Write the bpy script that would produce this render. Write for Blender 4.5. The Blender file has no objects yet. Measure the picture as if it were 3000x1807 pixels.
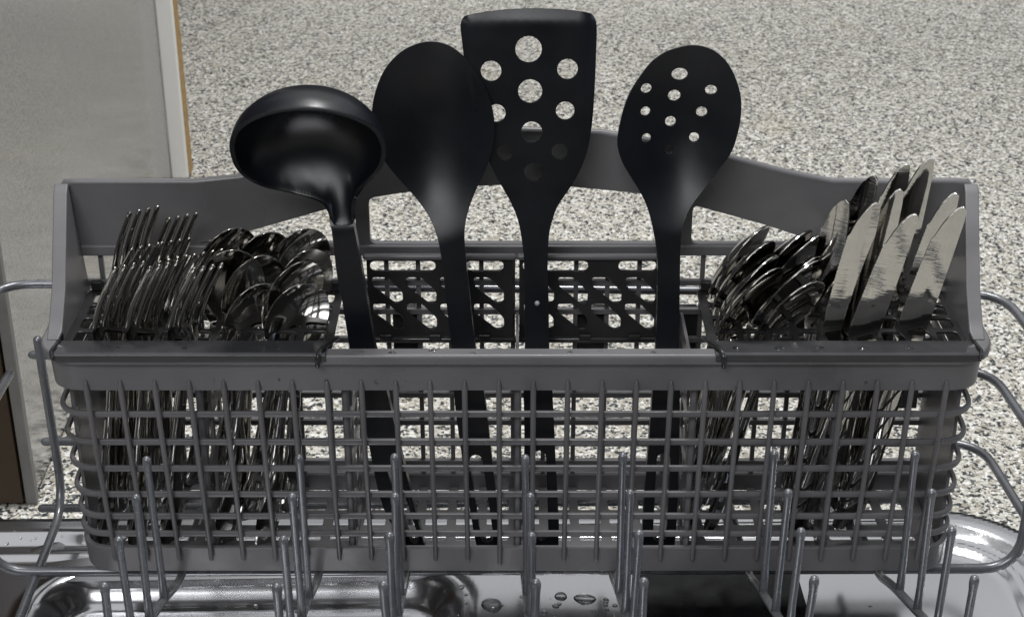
import bpy, bmesh, math, random
import numpy as np
from mathutils import Vector, Matrix
from mathutils.geometry import delaunay_2d_cdt, barycentric_transform
from mathutils.bvhtree import BVHTree
random.seed(7)
scn = bpy.context.scene
COL = scn.collection

# ------------------------------------------------------------------ camera
cam_d = bpy.data.cameras.new('camera')
cam = bpy.data.objects.new('camera', cam_d)
COL.objects.link(cam)
cam.location = (0, 0, 0.75)
cam.rotation_euler = (math.radians(90 - 26.565), 0, 0)
cam_d.sensor_width = 36
cam_d.lens = 58.44
cam_d.clip_start = 0.02
cam_d.clip_end = 50
cam_d.dof.use_dof = True
cam_d.dof.focus_distance = 0.93
cam_d.dof.aperture_fstop = 36
scn.camera = cam

# ------------------------------------------------------------------ light (indoor lamps, no sun)
w = bpy.data.worlds.new('World')
scn.world = w
w.use_nodes = True
w.node_tree.nodes['Background'].inputs[0].default_value = (0.95, 0.97, 1.0, 1)
w.node_tree.nodes['Background'].inputs[1].default_value = 0.05

def area(name, loc, target, sx, sy, power, col):
    d = bpy.data.lights.new(name, 'AREA')
    d.shape = 'RECTANGLE'
    d.size, d.size_y, d.energy, d.color = sx, sy, power, col
    o = bpy.data.objects.new(name, d)
    COL.objects.link(o)
    o.location = loc
    o.rotation_euler = (Vector(target) - Vector(loc)).to_track_quat('-Z', 'Y').to_euler()
    return o
area('ceiling_light', (0.2, 2.1, 2.60), (0.2, 2.1, 0), 4.2, 5.0, 50, (0.97, 0.985, 1.0))
area('overhead_fill', (0.1, 1.25, 2.45), (0.1, 1.2, 0), 0.35, 0.35, 36, (1.0, 0.988, 0.970))  # added overhead lamp, keeps the floor bright and vertical walls darker
area('ceiling_lamp', (-0.55, -1.10, 2.0), (0.0, 0.9, 0.3), 1.3, 0.7, 27, (0.98, 0.985, 1.0))
area('side_window', (2.5, 0.9, 1.3), (0.1, 0.9, 0.3), 0.6, 1.0, 10, (0.62, 0.78, 1.0))

scn.view_settings.view_transform = 'Standard'
scn.view_settings.look = 'None'
scn.view_settings.exposure = 0.10
scn.view_settings.gamma = 1.0
scn.cycles.max_bounces = 10
scn.cycles.glossy_bounces = 6
scn.cycles.transmission_bounces = 8

# ------------------------------------------------------------------ materials
def nodes(name):
    m = bpy.data.materials.new(name)
    m.use_nodes = True
    nt = m.node_tree
    return m, nt, nt.nodes['Principled BSDF']

def simple(name, col, rough=0.5, metal=0.0, spec=0.5, nscale=60, cvar=0.12, rvar=0.08, bump=0.0, bscale=300, stretch=(1, 1, 1), trans=0.0, ior=1.45, alpha=1.0, spots=0.0):
    m, nt, b = nodes(name)
    tc = nt.nodes.new('ShaderNodeTexCoord')
    mp = nt.nodes.new('ShaderNodeMapping')
    mp.inputs['Scale'].default_value = stretch
    nt.links.new(tc.outputs['Object'], mp.inputs[0])
    n = nt.nodes.new('ShaderNodeTexNoise')
    n.inputs['Scale'].default_value = nscale
    n.inputs['Detail'].default_value = 4
    nt.links.new(mp.outputs[0], n.inputs[0])
    mr = nt.nodes.new('ShaderNodeMapRange')
    mr.inputs[1].default_value, mr.inputs[2].default_value = 0.3, 0.7
    mr.inputs[3].default_value, mr.inputs[4].default_value = 1 - cvar, 1 + cvar
    nt.links.new(n.outputs[0], mr.inputs[0])
    mx = nt.nodes.new('ShaderNodeMix')
    mx.data_type = 'RGBA'
    mx.blend_type = 'MULTIPLY'
    mx.inputs[0].default_value = 1
    mx.inputs[6].default_value = (*col, 1)
    nt.links.new(mr.outputs[0], mx.inputs[7])
    nt.links.new(mx.outputs[2], b.inputs['Base Color'])
    m2 = nt.nodes.new('ShaderNodeMapRange')
    m2.inputs[1].default_value, m2.inputs[2].default_value = 0.3, 0.7
    m2.inputs[3].default_value, m2.inputs[4].default_value = max(0, rough - rvar), rough + rvar
    nt.links.new(n.outputs[0], m2.inputs[0])
    nt.links.new(m2.outputs[0], b.inputs['Roughness'])
    b.inputs['Metallic'].default_value = metal
    b.inputs['Specular IOR Level'].default_value = spec
    b.inputs['Transmission Weight'].default_value = trans
    b.inputs['IOR'].default_value = ior
    b.inputs['Alpha'].default_value = alpha
    if bump:
        n2 = nt.nodes.new('ShaderNodeTexNoise')
        n2.inputs['Scale'].default_value = bscale
        n2.inputs['Detail'].default_value = 3
        nt.links.new(mp.outputs[0], n2.inputs[0])
        bp = nt.nodes.new('ShaderNodeBump')
        bp.inputs['Strength'].default_value = bump
        bp.inputs['Distance'].default_value = 0.001
        nt.links.new(n2.outputs[0], bp.inputs['Height'])
        nt.links.new(bp.outputs[0], b.inputs['Normal'])
    return m

M = {}
M['plastic'] = simple('grey basket plastic', (0.128, 0.125, 0.130), 0.36, nscale=16, cvar=0.20, rvar=0.12, bump=0.06, bscale=900)
M['lid'] = simple('dark wet lid plastic', (0.024, 0.024, 0.025), 0.2, nscale=50, cvar=0.15, bump=0.12, bscale=140)
M['lidclear'] = simple('smoky lid lip plastic', (0.045, 0.045, 0.047), 0.14, nscale=50, cvar=0.15, bump=0.25, bscale=90)
M['wire'] = simple('grey coated wire', (0.17, 0.175, 0.188), 0.27, 0.45, nscale=70, cvar=0.12, bump=0.04, bscale=400)
M['black'] = simple('black nylon', (0.0044, 0.0052, 0.0080), 0.33, nscale=30, cvar=0.25, rvar=0.06, bump=0.012, bscale=220)
M['cut'] = simple('polished cutlery steel', (0.47, 0.46, 0.435), 0.07, 1.0, nscale=40, cvar=0.08, rvar=0.03)
M['blade'] = simple('blade steel', (0.68, 0.665, 0.63), 0.045, 1.0, nscale=60, cvar=0.07, rvar=0.02, bump=0.045, bscale=330, stretch=(0.22, 1, 2.4))
M['door'] = simple('brushed door steel', (0.52, 0.52, 0.535), 0.17, 1.0, nscale=8, cvar=0.04, rvar=0.03, bump=0.015, bscale=60)
M['steelside'] = simple('appliance steel side', (0.44, 0.44, 0.445), 0.15, 1.0, nscale=420, cvar=0.30, rvar=0.01, stretch=(1, 0.6, 1.6))
M['brown'] = simple('brown front', (0.032, 0.018, 0.008), 0.35, nscale=6, cvar=0.35, stretch=(1, 1, 0.2))  # reflected brown surroundings, painted in as the front's colour
M['darkedge'] = simple('grey panel edge', (0.16, 0.155, 0.15), 0.4)
M['white'] = simple('white painted board', (0.80, 0.785, 0.745), 0.35, nscale=5, cvar=0.04)
M['ochre'] = simple('raw board edge', (0.46, 0.29, 0.115), 0.8, nscale=150, cvar=0.25, bump=0.4, bscale=500)
M['rubber'] = simple('black rubber', (0.008, 0.008, 0.008), 0.5)
M['darkreflect'] = simple('dark door reflection', (0.005, 0.005, 0.006), 0.22, spec=0.3, cvar=0.2)  # black stands in for a dark reflection on the door steel
M['pin'] = simple('moulded pin', (0.35, 0.35, 0.36), 0.3)
M['skirt'] = simple('pale skirting', (0.80, 0.80, 0.78), 0.5, nscale=180, cvar=0.35)

def water():
    m, nt, b = nodes('water')
    b.inputs['Base Color'].default_value = (1, 1, 1, 1)
    b.inputs['Roughness'].default_value = 0.0
    b.inputs['Transmission Weight'].default_value = 1
    b.inputs['IOR'].default_value = 1.33
    return m
M['water'] = water()

def terrazzo():
    m, nt, b = nodes('speckled vinyl floor')
    L = nt.links.new
    tc = nt.nodes.new('ShaderNodeTexCoord')
    nz = nt.nodes.new('ShaderNodeTexNoise')
    nz.inputs['Scale'].default_value = 420
    nz.inputs['Detail'].default_value = 2
    L(tc.outputs['Object'], nz.inputs[0])
    sub = nt.nodes.new('ShaderNodeVectorMath')
    sub.operation = 'SUBTRACT'
    sub.inputs[1].default_value = (0.5, 0.5, 0.5)
    L(nz.outputs['Color'], sub.inputs[0])
    sc = nt.nodes.new('ShaderNodeVectorMath')
    sc.operation = 'SCALE'
    sc.inputs['Scale'].default_value = 0.0030
    L(sub.outputs[0], sc.inputs[0])
    add = nt.nodes.new('ShaderNodeVectorMath')
    add.operation = 'ADD'
    L(tc.outputs['Object'], add.inputs[0])
    L(sc.outputs[0], add.inputs[1])
    mp = nt.nodes.new('ShaderNodeMapping')
    mp.inputs['Scale'].default_value = (1, 1, 0)
    L(add.outputs[0], mp.inputs[0])
    def vor(scale):
        v = nt.nodes.new('ShaderNodeTexVoronoi')
        v.inputs['Scale'].default_value = scale
        L(mp.outputs[0], v.inputs['Vector'])
        s = nt.nodes.new('ShaderNodeSeparateColor')
        L(v.outputs['Color'], s.inputs[0])
        return s
    def ramp(stops):
        r = nt.nodes.new('ShaderNodeValToRGB')
        r.color_ramp.interpolation = 'CONSTANT'
        e = r.color_ramp.elements
        while len(e) < len(stops):
            e.new(0.5)
        for q, (p, c) in zip(e, stops):
            q.position = p
            q.color = (*c, 1)
        return r
    v1, v2 = vor(310), vor(500)
    r1 = ramp([(0, (0.036, 0.042, 0.047)), (0.21, (0.13, 0.133, 0.133)), (0.27, (0.365, 0.335, 0.275)), (0.46, (0.535, 0.505, 0.440)), (0.71, (0.64, 0.62, 0.56)), (0.88, (0.82, 0.805, 0.765))])
    r2 = ramp([(0, (0.034, 0.040, 0.045)), (0.30, (0.40, 0.365, 0.305)), (0.53, (0.62, 0.595, 0.53)), (0.84, (0.84, 0.825, 0.79))])
    L(v1.outputs[0], r1.inputs[0])
    L(v2.outputs[0], r2.inputs[0])
    gt = nt.nodes.new('ShaderNodeMath')
    gt.operation = 'GREATER_THAN'
    gt.inputs[1].default_value = 0.52
    L(v1.outputs[1], gt.inputs[0])
    mx = nt.nodes.new('ShaderNodeMix')
    mx.data_type = 'RGBA'
    L(gt.outputs[0], mx.inputs[0])
    L(r1.outputs[0], mx.inputs[6])
    L(r2.outputs[0], mx.inputs[7])
    # broad wear and faint stains
    big = nt.nodes.new('ShaderNodeTexNoise')
    big.inputs['Scale'].default_value = 7
    big.inputs['Detail'].default_value = 4
    L(tc.outputs['Object'], big.inputs[0])
    mr = nt.nodes.new('ShaderNodeMapRange')
    mr.inputs[1].default_value, mr.inputs[2].default_value = 0.60, 0.78
    mr.inputs[3].default_value, mr.inputs[4].default_value = 0, 0.35
    L(big.outputs[0], mr.inputs[0])
    st = nt.nodes.new('ShaderNodeMix')
    st.data_type = 'RGBA'
    st.inputs[7].default_value = (0.50, 0.43, 0.28, 1)
    L(mr.outputs[0], st.inputs[0])
    L(mx.outputs[2], st.inputs[6])
    L(st.outputs[2], b.inputs['Base Color'])
    b.inputs['Roughness'].default_value = 0.5
    b.inputs['Specular IOR Level'].default_value = 0.35
    bp = nt.nodes.new('ShaderNodeBump')
    bp.inputs['Strength'].default_value = 0.12
    bp.inputs['Distance'].default_value = 0.0006
    L(v2.outputs[1], bp.inputs['Height'])
    L(bp.outputs[0], b.inputs['Normal'])
    return m
M['floor'] = terrazzo()

# ------------------------------------------------------------------ helpers
ORG = {}
def tag(o, label, cat, group=None):
    o['label'] = label
    o['category'] = cat
    if group:
        o['group'] = group
    return o

def thing(name, loc, label=None, cat=None, group=None):
    o = bpy.data.objects.new(name, None)
    o.empty_display_size = 0.02
    COL.objects.link(o)
    o.location = loc
    ORG[o.name] = Vector(loc)
    if label:
        tag(o, label, cat, group)
    return o

def mk(name, verts, faces, mat, parent=None, smooth=40, bevel=None, seg=2, base=None):
    """world-space vertices -> one mesh object (child of parent, or top level with its origin at base)"""
    org = ORG[parent.name] if parent else Vector(base if base else (0, 0, 0))
    me = bpy.data.meshes.new(name)
    me.from_pydata([tuple(Vector(v) - org) for v in verts], [], faces)
    me.materials.append(M[mat])
    bm = bmesh.new()
    bm.from_mesh(me)
    bmesh.ops.recalc_face_normals(bm, faces=bm.faces)
    bm.to_mesh(me)
    bm.free()
    o = bpy.data.objects.new(name, me)
    COL.objects.link(o)
    if parent:
        o.parent = parent
        ORG[o.name] = org
    else:
        o.location = org
        ORG[o.name] = org
    for p in me.polygons:
        p.use_smooth = True
    if bevel:
        b = o.modifiers.new('bevel', 'BEVEL')
        b.width = bevel
        b.segments = seg
        b.limit_method = 'ANGLE'
        b.angle_limit = math.radians(40)
        b.harden_normals = True
    else:
        me.set_sharp_from_angle(angle=math.radians(smooth))
    return o

def box(name, x0, x1, y0, y1, z0, z1, mat, parent=None, bevel=0.0008, base=None):
    v = [(x, y, z) for z in (z0, z1) for y in (y0, y1) for x in (x0, x1)]
    f = [(0, 2, 3, 1), (4, 5, 7, 6), (0, 1, 5, 4), (2, 6, 7, 3), (0, 4, 6, 2), (1, 3, 7, 5)]
    return mk(name, v, f, mat, parent, bevel=bevel, base=base)

def fillet(pts, r, n=6):
    out = []
    pts = [Vector(p) for p in pts]
    for i, p in enumerate(pts):
        if i in (0, len(pts) - 1):
            out.append(p)
            continue
        a, b = pts[i - 1] - p, pts[i + 1] - p
        rr = min(r, a.length * 0.49, b.length * 0.49)
        a, b = p + a.normalized() * rr, p + b.normalized() * rr
        for k in range(n + 1):
            t = k / n
            out.append(a * (1 - t) ** 2 + p * 2 * t * (1 - t) + b * t * t)
    return out

def tube_geo(pts, r, seg=8, caps=True):
    pts = [Vector(p) for p in pts]
    rr = list(r) if isinstance(r, (list, tuple)) else [r] * len(pts)
    if caps:   # rounded ends
        a = (pts[0] - pts[1]).normalized()
        b = (pts[-1] - pts[-2]).normalized()
        r0, r1 = rr[0], rr[-1]
        pts = [pts[0] + a * r0 * 0.9, pts[0] + a * r0 * 0.55] + pts + [pts[-1] + b * r1 * 0.55, pts[-1] + b * r1 * 0.9]
        rr = [r0 * 0.35, r0 * 0.8] + rr + [r1 * 0.8, r1 * 0.35]
    V, F = [], []
    t = (pts[1] - pts[0]).normalized()
    up = Vector((0, 0, 1)) if abs(t.z) < 0.9 else Vector((0, 1, 0))
    nrm = t.cross(up).normalized()
    for i, p in enumerate(pts):
        if i < len(pts) - 1 and i > 0:
            t = (pts[i + 1] - pts[i - 1]).normalized()
        elif i:
            t = (pts[i] - pts[i - 1]).normalized()
        nrm = (nrm - t * nrm.dot(t)).normalized()
        bn = t.cross(nrm)
        for k in range(seg):
            a = 2 * math.pi * k / seg
            V.append(p + (nrm * math.cos(a) + bn * math.sin(a)) * rr[i])
    for i in range(len(pts) - 1):
        for k in range(seg):
            k2 = (k + 1) % seg
            F.append((i * seg + k, i * seg + k2, (i + 1) * seg + k2, (i + 1) * seg + k))
    F.append(tuple(range(seg)))
    F.append(tuple((len(pts) - 1) * seg + k for k in range(seg)))
    return V, F

def tube(name, pts, r, mat, parent=None, seg=8, base=None):
    v, f = tube_geo(pts, r, seg)
    return mk(name, v, f, mat, parent, smooth=60, base=base)

def sweep(name, path, prof, mat, parent, bevel=0.0007):
    """path: horizontal polyline, prof: (outward, z) closed polygon; outward = right-hand side of travel"""
    V, F = [], []
    n = len(prof)
    path = [Vector(p) for p in path]
    for i, p in enumerate(path):
        a = path[max(0, i - 1)]
        b = path[min(len(path) - 1, i + 1)]
        t = (b - a).normalized()
        out = Vector((t.y, -t.x, 0))
        for (o_, z) in prof:
            V.append(Vector((p.x, p.y, 0)) + out * o_ + Vector((0, 0, z)))
    for i in range(len(path) - 1):
        for k in range(n):
            F.append((i * n + k, i * n + (k + 1) % n, (i + 1) * n + (k + 1) % n, (i + 1) * n + k))
    F.append(tuple(range(n)))
    F.append(tuple((len(path) - 1) * n + k for k in range(n)))
    return mk(name, V, F, mat, parent, bevel=bevel)

def crom(pts, n=4):
    out = []
    N = len(pts)
    for i in range(N):
        p0, p1, p2, p3 = (Vector(pts[(i + j - 1) % N]) for j in range(4))
        for k in range(n):
            t = k / n
            out.append(0.5 * ((2 * p1) + (p2 - p0) * t + (2 * p0 - 5 * p1 + 4 * p2 - p3) * t * t + (3 * p1 - p0 - 3 * p2 + p3) * t ** 3))
    return [(p.x, p.y) for p in out]

def inside(p, poly):
    x, y = p
    c = False
    j = len(poly) - 1
    for i in range(len(poly)):
        xi, yi = poly[i]
        xj, yj = poly[j]
        if (yi > y) != (yj > y) and x < (xj - xi) * (y - yi) / (yj - yi) + xi:
            c = not c
        j = i
    return c

def circ(cx, cy, rx, ry=None, n=18):
    ry = ry or rx
    return [(cx + rx * math.cos(2 * math.pi * k / n), cy + ry * math.sin(2 * math.pi * k / n)) for k in range(n)]

def rrect(x0, x1, y0, y1, r, n=3):
    out = []
    for cx, cy, a0 in ((x1 - r, y1 - r, 0), (x0 + r, y1 - r, 90), (x0 + r, y0 + r, 180), (x1 - r, y0 + r, 270)):
        for k in range(n + 1):
            a = math.radians(a0 + 90 * k / n)
            out.append((cx + r * math.cos(a), cy + r * math.sin(a)))
    return out

def rpoly(pts, r, n=3):
    """polygon with rounded corners"""
    out = []
    N = len(pts)
    for i in range(N):
        p = Vector(pts[i])
        a, b = Vector(pts[i - 1]) - p, Vector(pts[(i + 1) % N]) - p
        rr = min(r, a.length * 0.45, b.length * 0.45)
        a, b = p + a.normalized() * rr, p + b.normalized() * rr
        for k in range(n + 1):
            t = k / n
            q = a * (1 - t) ** 2 + p * 2 * t * (1 - t) + b * t * t
            out.append((q.x, q.y))
    return out

def plate_geo(outline, holes, Ff, Fb, s=None):
    """sheet with holes: constrained triangulation of (u, v), mapped to a front and a back surface"""
    P, E = [], []
    loops = [outline] + holes
    for lp in loops:
        b = len(P)
        P += [Vector(p) for p in lp]
        E += [(b + i, b + (i + 1) % len(lp)) for i in range(len(lp))]
    if s:
        bd = list(P)
        us = [p.x for p in bd]
        vs = [p.y for p in bd]
        u = min(us) + s * 0.5
        row = 0
        while u < max(us):
            v = min(vs) + s * (0.5 if row % 2 else 1.0)
            while v < max(vs):
                if inside((u, v), outline) and not any(inside((u, v), h) for h in holes):
                    if min((q.x - u) ** 2 + (q.y - v) ** 2 for q in bd) > (0.55 * s) ** 2:
                        P.append(Vector((u, v)))
                v += s
            u += s * 0.87
            row += 1
    vo, eo, fo = delaunay_2d_cdt(P, E, [], 1, 1e-6)[:3]
    tri = []
    for f in fo:
        c = sum((vo[i] for i in f), Vector((0, 0))) / len(f)
        if not any(inside(c, h) for h in holes):
            tri.append(tuple(f))
    n = len(vo)
    V = [Ff(p.x, p.y) for p in vo] + [Fb(p.x, p.y) for p in vo]
    F = list(tri) + [tuple(i + n for i in reversed(f)) for f in tri]
    cnt = {}
    for f in tri:
        for i in range(len(f)):
            a, b = f[i], f[(i + 1) % len(f)]
            k = (min(a, b), max(a, b))
            cnt[k] = None if k in cnt else (a, b)
    for k, e in cnt.items():
        if e:
            a, b = e
            F.append((b, a, a + n, b + n))
    used = set(i for f in F for i in f)
    mp, V2 = {}, []
    for i in sorted(used):
        mp[i] = len(V2)
        V2.append(V[i])
    return V2, [tuple(mp[i] for i in f) for f in F]

def plate(name, outline, holes, Ff, Fb, mat, parent=None, s=None, bevel=None, base=None, seg=2):
    v, f = plate_geo(outline, holes, Ff, Fb, s)
    return mk(name, v, f, mat, parent, bevel=bevel, base=base, seg=seg)

def copy_tree(o, parent=None):
    c = o.copy()
    COL.objects.link(c)
    c.parent = parent
    for ch in o.children:
        copy_tree(ch, c)
    return c

def sstep(a, b, x):
    t = max(0.0, min(1.0, (x - a) / (b - a)))
    return t * t * (3 - 2 * t)

# ------------------------------------------------------------------ the setting: floor
fl = mk('floor', [(-3, -1.5, 0), (4, -1.5, 0), (4, 3.6, 0), (-3, 3.6, 0)], [(0, 1, 2, 3)], 'floor')
fl['kind'] = 'structure'

sk = thing('skirting_board', (0.9, 2.61, 0), 'pale skirting board along the far edge of the speckled floor', 'skirting board')
box('board', -0.40, 3.2, 2.625, 2.640, 0.0, 0.07, 'skirt', sk, 0.002)

# tall appliance at the left: steel side, dark edge strip, brown front
ap = thing('appliance', (-0.62, 1.45, 0), 'tall appliance with brushed steel side and brown front, left of the basket', 'appliance')
mk('side_panel', [(x, y, z) for z in (0.004, 1.3) for x, y in ((-0.86, 1.150), (-0.3905, 1.150), (-0.4045, 1.835), (-0.86, 1.835))],
   [(0, 3, 2, 1), (4, 5, 6, 7), (0, 1, 5, 4), (1, 2, 6, 5), (2, 3, 7, 6), (3, 0, 4, 7)], 'steelside', ap, bevel=0.001)
box('edge_strip', -0.396, -0.387, 1.140, 1.1485, 0.002, 1.3, 'darkedge', ap, 0.0012)
box('front_panel', -0.86, -0.3975, 1.138, 1.1485, 0.004, 1.3, 'brown', ap, 0.001)

wb = thing('white_board', (-0.39, 1.83, 0), 'upright white board with a raw ochre edge behind the basket', 'board')
box('face', -0.4055, -0.3845, 1.837, 1.853, 0.003, 1.3, 'white', wb, 0.003)
# ragged raw edge on the right-hand side of the board
zz = [0.006 + i * 0.012 for i in range(109)]
V, F = [], []
for i, z in enumerate(zz):
    j = -0.3845 + random.uniform(-0.0004, 0.0002)
    k = -0.3839 + random.uniform(-0.0003, 0.0003)
    V += [(j - 0.002, 1.8405, z), (k, 1.8405, z), (k, 1.864, z), (j - 0.002, 1.864, z)]
for i in range(len(zz) - 1):
    for k in range(4):
        F.append((i * 4 + k, i * 4 + (k + 1) % 4, i * 4 + 4 + (k + 1) % 4, i * 4 + 4 + k))
F += [(0, 1, 2, 3), tuple(len(V) - 4 + k for k in range(4))]
mk('raw_edge', V, F, 'ochre', wb)

# ------------------------------------------------------------------ open dishwasher door (steel inner panel)
YAW = math.radians(1.1)
def ry(p):
    x, y, z = p
    c, s = math.cos(YAW), math.sin(YAW)
    return (x * c - (y - 0.8) * s, 0.8 + x * s + (y - 0.8) * c, z)

dw = thing('dishwasher_door', (0, 0.6, 0.05), 'open stainless steel dishwasher door under the wire rack', 'door')
HX, YF, YN, RC = 0.336, 0.882, 0.30, 0.075
def edge_d(x, y, hx=HX, yf=YF, rc=RC):
    """distance inward from the rounded far outline"""
    dx, dy = min(hx - x, x + 0.43), yf - y
    if dx < rc and dy < rc:
        return rc - math.hypot(rc - dx, rc - dy)
    return min(dx, dy)
def rbox_d(x, y, x0, x1, y1, rc):
    dx = min(x - x0, x1 - x)
    dy = y1 - y
    if dx < rc and dy < rc:
        return rc - math.hypot(rc - dx, rc - dy)
    return min(dx, dy)
def door_z(x, y):
    d = edge_d(x, y)
    z = 0.167 - 0.004 * (1 - sstep(0, 0.004, d))
    z -= 0.0045 * sstep(0.016, 0.026, d) + 0.0015 * math.sin(math.pi * sstep(0.024, 0.034, d)) + 0.0045 * sstep(0.030, 0.042, d)
    b = rbox_d(x, y, -0.292, -0.019, 0.842, 0.045)
    if b > 0:
        z -= 0.0145 * sstep(0.011, 0.030, b) + 0.012 * sstep(0.030, 0.100, b)
        z += 0.0022 * sstep(0.0, 0.006, b) * (1 - sstep(0.006, 0.016, b))
    return z
nx, ny = 300, 220
V, F = [], []
idx = {}
for j in range(ny + 1):
    for i in range(nx + 1):
        x = -0.43 + (HX + 0.43) * i / nx
        y = YN + (YF - YN) * j / ny
        d = edge_d(x, y)
        if d < 0:   # pull outline vertices onto the rounded corner
            sx = 1 if x > 0 else -1
            c = Vector(((HX - RC) if sx > 0 else (-0.43 + RC), YF - RC))
            q = c + (Vector((x, y)) - c).normalized() * RC
            x, y = q.x, q.y
        idx[(i, j)] = len(V)
        V.append(ry((x, y, door_z(x, y))))
for j in range(ny):
    for i in range(nx):
        F.append((idx[(i, j)], idx[(i + 1, j)], idx[(i + 1, j + 1)], idx[(i, j + 1)]))
ring = [idx[(0, j)] for j in range(ny + 1)] + [idx[(i, ny)] for i in range(1, nx + 1)] + [idx[(nx, j)] for j in range(ny - 1, -1, -1)]
nb = len(V)
V += [(V[i][0], V[i][1], 0.112) for i in ring]
for k in range(len(ring) - 1):
    F.append((ring[k], ring[k + 1], nb + k + 1, nb + k))
mk('inner_panel', V, F, 'door', dw, smooth=60)
# dark reflection on the steel, put in as a black plate
pl = [ry((x, y, 0)) for x, y in rrect(0.0755, 0.172, 0.60, 0.835, 0.004, 4)]
d1 = plate('dark_reflection', [(p[0], p[1]) for p in pl], [], lambda u, v: Vector((u, v, 0.1605)), lambda u, v: Vector((u, v, 0.156)), 'darkreflect', dw, bevel=0.0012)
# black rubber hose end at the left of the door
hz = thing('rubber_seal', (-0.345, 0.96, 0.0), 'black rubber hose loop with grey rim at the far left of the door', 'hose')
pts = [(-0.375 + 0.050 * math.cos(a), 0.93, 0.062 + 0.070 * math.sin(a)) for a in [math.radians(170 - 180 * k / 14) for k in range(15)]]
tube('hose', [(p[0], p[1], max(p[2], 0.012)) for p in pts], 0.009, 'rubber', hz, 10)
tube('rim', [(p[0] * 1.0, p[1] - 0.008, max(p[2], 0.012) + 0.0045) for p in pts], 0.0016, 'wire', hz, 6)
mk('cap', [(-0.375, 0.935, 0.02)] + [(p[0], 0.935, max(p[2], 0.012)) for p in pts] + [(-0.375, 0.94, 0.02)] + [(p[0], 0.94, max(p[2], 0.012)) for p in pts],
   [(0, i, i + 1) for i in range(1, 15)] + [(16, 17 + i, 16 + i) for i in range(1, 15)], 'rubber', hz)

# ------------------------------------------------------------------ wire dish rack
rk = thing('dish_rack', (0, 0.72, 0.18), 'grey coated wire dish rack with upright tines holding the basket', 'dish rack')
RW = 0.0027
def wire(name, pts, r=RW, fr=0.02, seg=8):
    return tube(name, fillet([ry(p) for p in pts], fr), r, 'wire', rk, seg)
YB = 0.872
wire('wire', [(-0.31, 0.55, 0.318), (-0.297, YB, 0.333), (0.290, YB, 0.321), (0.318, 0.55, 0.300)], fr=0.024)
wire('wire', [(-0.284, YB + 0.006, 0.283), (0.289, YB, 0.270), (0.310, 0.55, 0.262)], fr=0.024)
wire('wire', [(-0.284, YB + 0.006, 0.223), (0.289, YB, 0.219), (0.306, 0.62, 0.213)], fr=0.024)
wire('wire', [(-0.290, YB, 0.1785), (0.27, YB, 0.1785)])
wire('wire', [(-0.306, 0.55, 0.272), (-0.294, 0.862, 0.279)])
wire('upright', [(-0.2755, YB - 0.008, 0.300), (-0.2735, YB - 0.008, 0.187), (-0.273, 0.52, 0.184)], fr=0.028)
wire('upright', [(-0.301, 0.795, 0.305), (-0.2985, 0.790, 0.1895), (0.2905, 0.782, 0.1895), (0.296, 0.797, 0.275)], r=0.0030, fr=0.022)
TX = [-0.187, -0.1097, -0.0605, 0.0066, 0.0563, 0.133, 0.206]
for x in TX:
    wire('base_wire', [(x, 0.845, 0.1925), (x, 0.768, 0.1965), (x, 0.735, 0.2120), (x, 0.585, 0.270)], r=0.0024, fr=0.012)
    for yy in (0.7255, 0.690, 0.655, 0.6175):
        xs = x + random.uniform(-0.0006, 0.0006)
        zb = 0.2135 + (0.735 - yy) * 0.387
        top = 0.3025 + random.uniform(-0.0012, 0.0008)
        tl = random.uniform(-0.0012, 0.0012)
        pts = [(xs, yy, zb), (xs, yy, zb + 0.015), (xs + tl, yy, top - 0.006), (xs + tl, yy, top - 0.0015), (xs + tl, yy, top)]
        tube('tine', [ry(p) for p in pts], [0.0024, 0.0020, 0.0020, 0.0024, 0.0023], 'wire', rk, 8)

# ------------------------------------------------------------------ cutlery basket
bk = thing('cutlery_basket', (0, 0.805, 0.204), 'grey plastic cutlery basket with lattice front and arched back handle', 'cutlery basket')
XL, XR, Y0, Y1 = -0.2435, 0.2475, 0.760, 0.850
def U(off=0.0, r=0.02, y_end=Y1 - 0.002):
    return fillet([(XL - off, y_end, 0), (XL - off, Y0 - off, 0), (XR + off, Y0 - off, 0), (XR + off, y_end, 0)], r + off, 8)
# front rim band with its overhanging lip (outward = right of travel: path goes left side -> front -> right side)
sweep('front_rim', [Vector(p) for p in U()][::-1] and U(), [(-0.0035, 0.3218), (0.0, 0.3218), (0.0008, 0.3385), (0.0046, 0.3395), (0.0046, 0.3440), (0.0036, 0.3452), (-0.0035, 0.3452)], 'plastic', bk, bevel=0.0006)
sweep('base_band', U(-0.0035, 0.024), [(-0.003, 0.2042), (-0.0006, 0.2042), (0.0006, 0.2207), (-0.0026, 0.2207)], 'plastic', bk)
for i, z in enumerate((0.3067, 0.2893, 0.2724, 0.2557, 0.2412, 0.2295)):
    tp = -0.0004 - (0.3218 - z) / 0.1 * 0.003
    sweep('horizontal_bar', U(tp, 0.022), [(-0.0022, z - 0.0016), (-0.0002, z - 0.0018), (0.0004, z), (-0.0002, z + 0.0018), (-0.0022, z + 0.0016)], 'plastic', bk, bevel=0.0004)
for i in range(26):
    x = -0.2227 + 0.01799 * i
    xb = x * 0.986
    z1 = 0.2148 if i not in (12,) else 0.2120
    pts = [(x, 0.7596, 0.3275), (x, 0.7588, 0.3240), (x * 0.995, 0.7590, 0.285), (x * 0.990, 0.7600, 0.25), (xb, 0.7612, z1)]
    tube('vertical_bar', pts, [0.0010, 0.0015, 0.00145, 0.0014, 0.0013], 'plastic', bk, 6)
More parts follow.
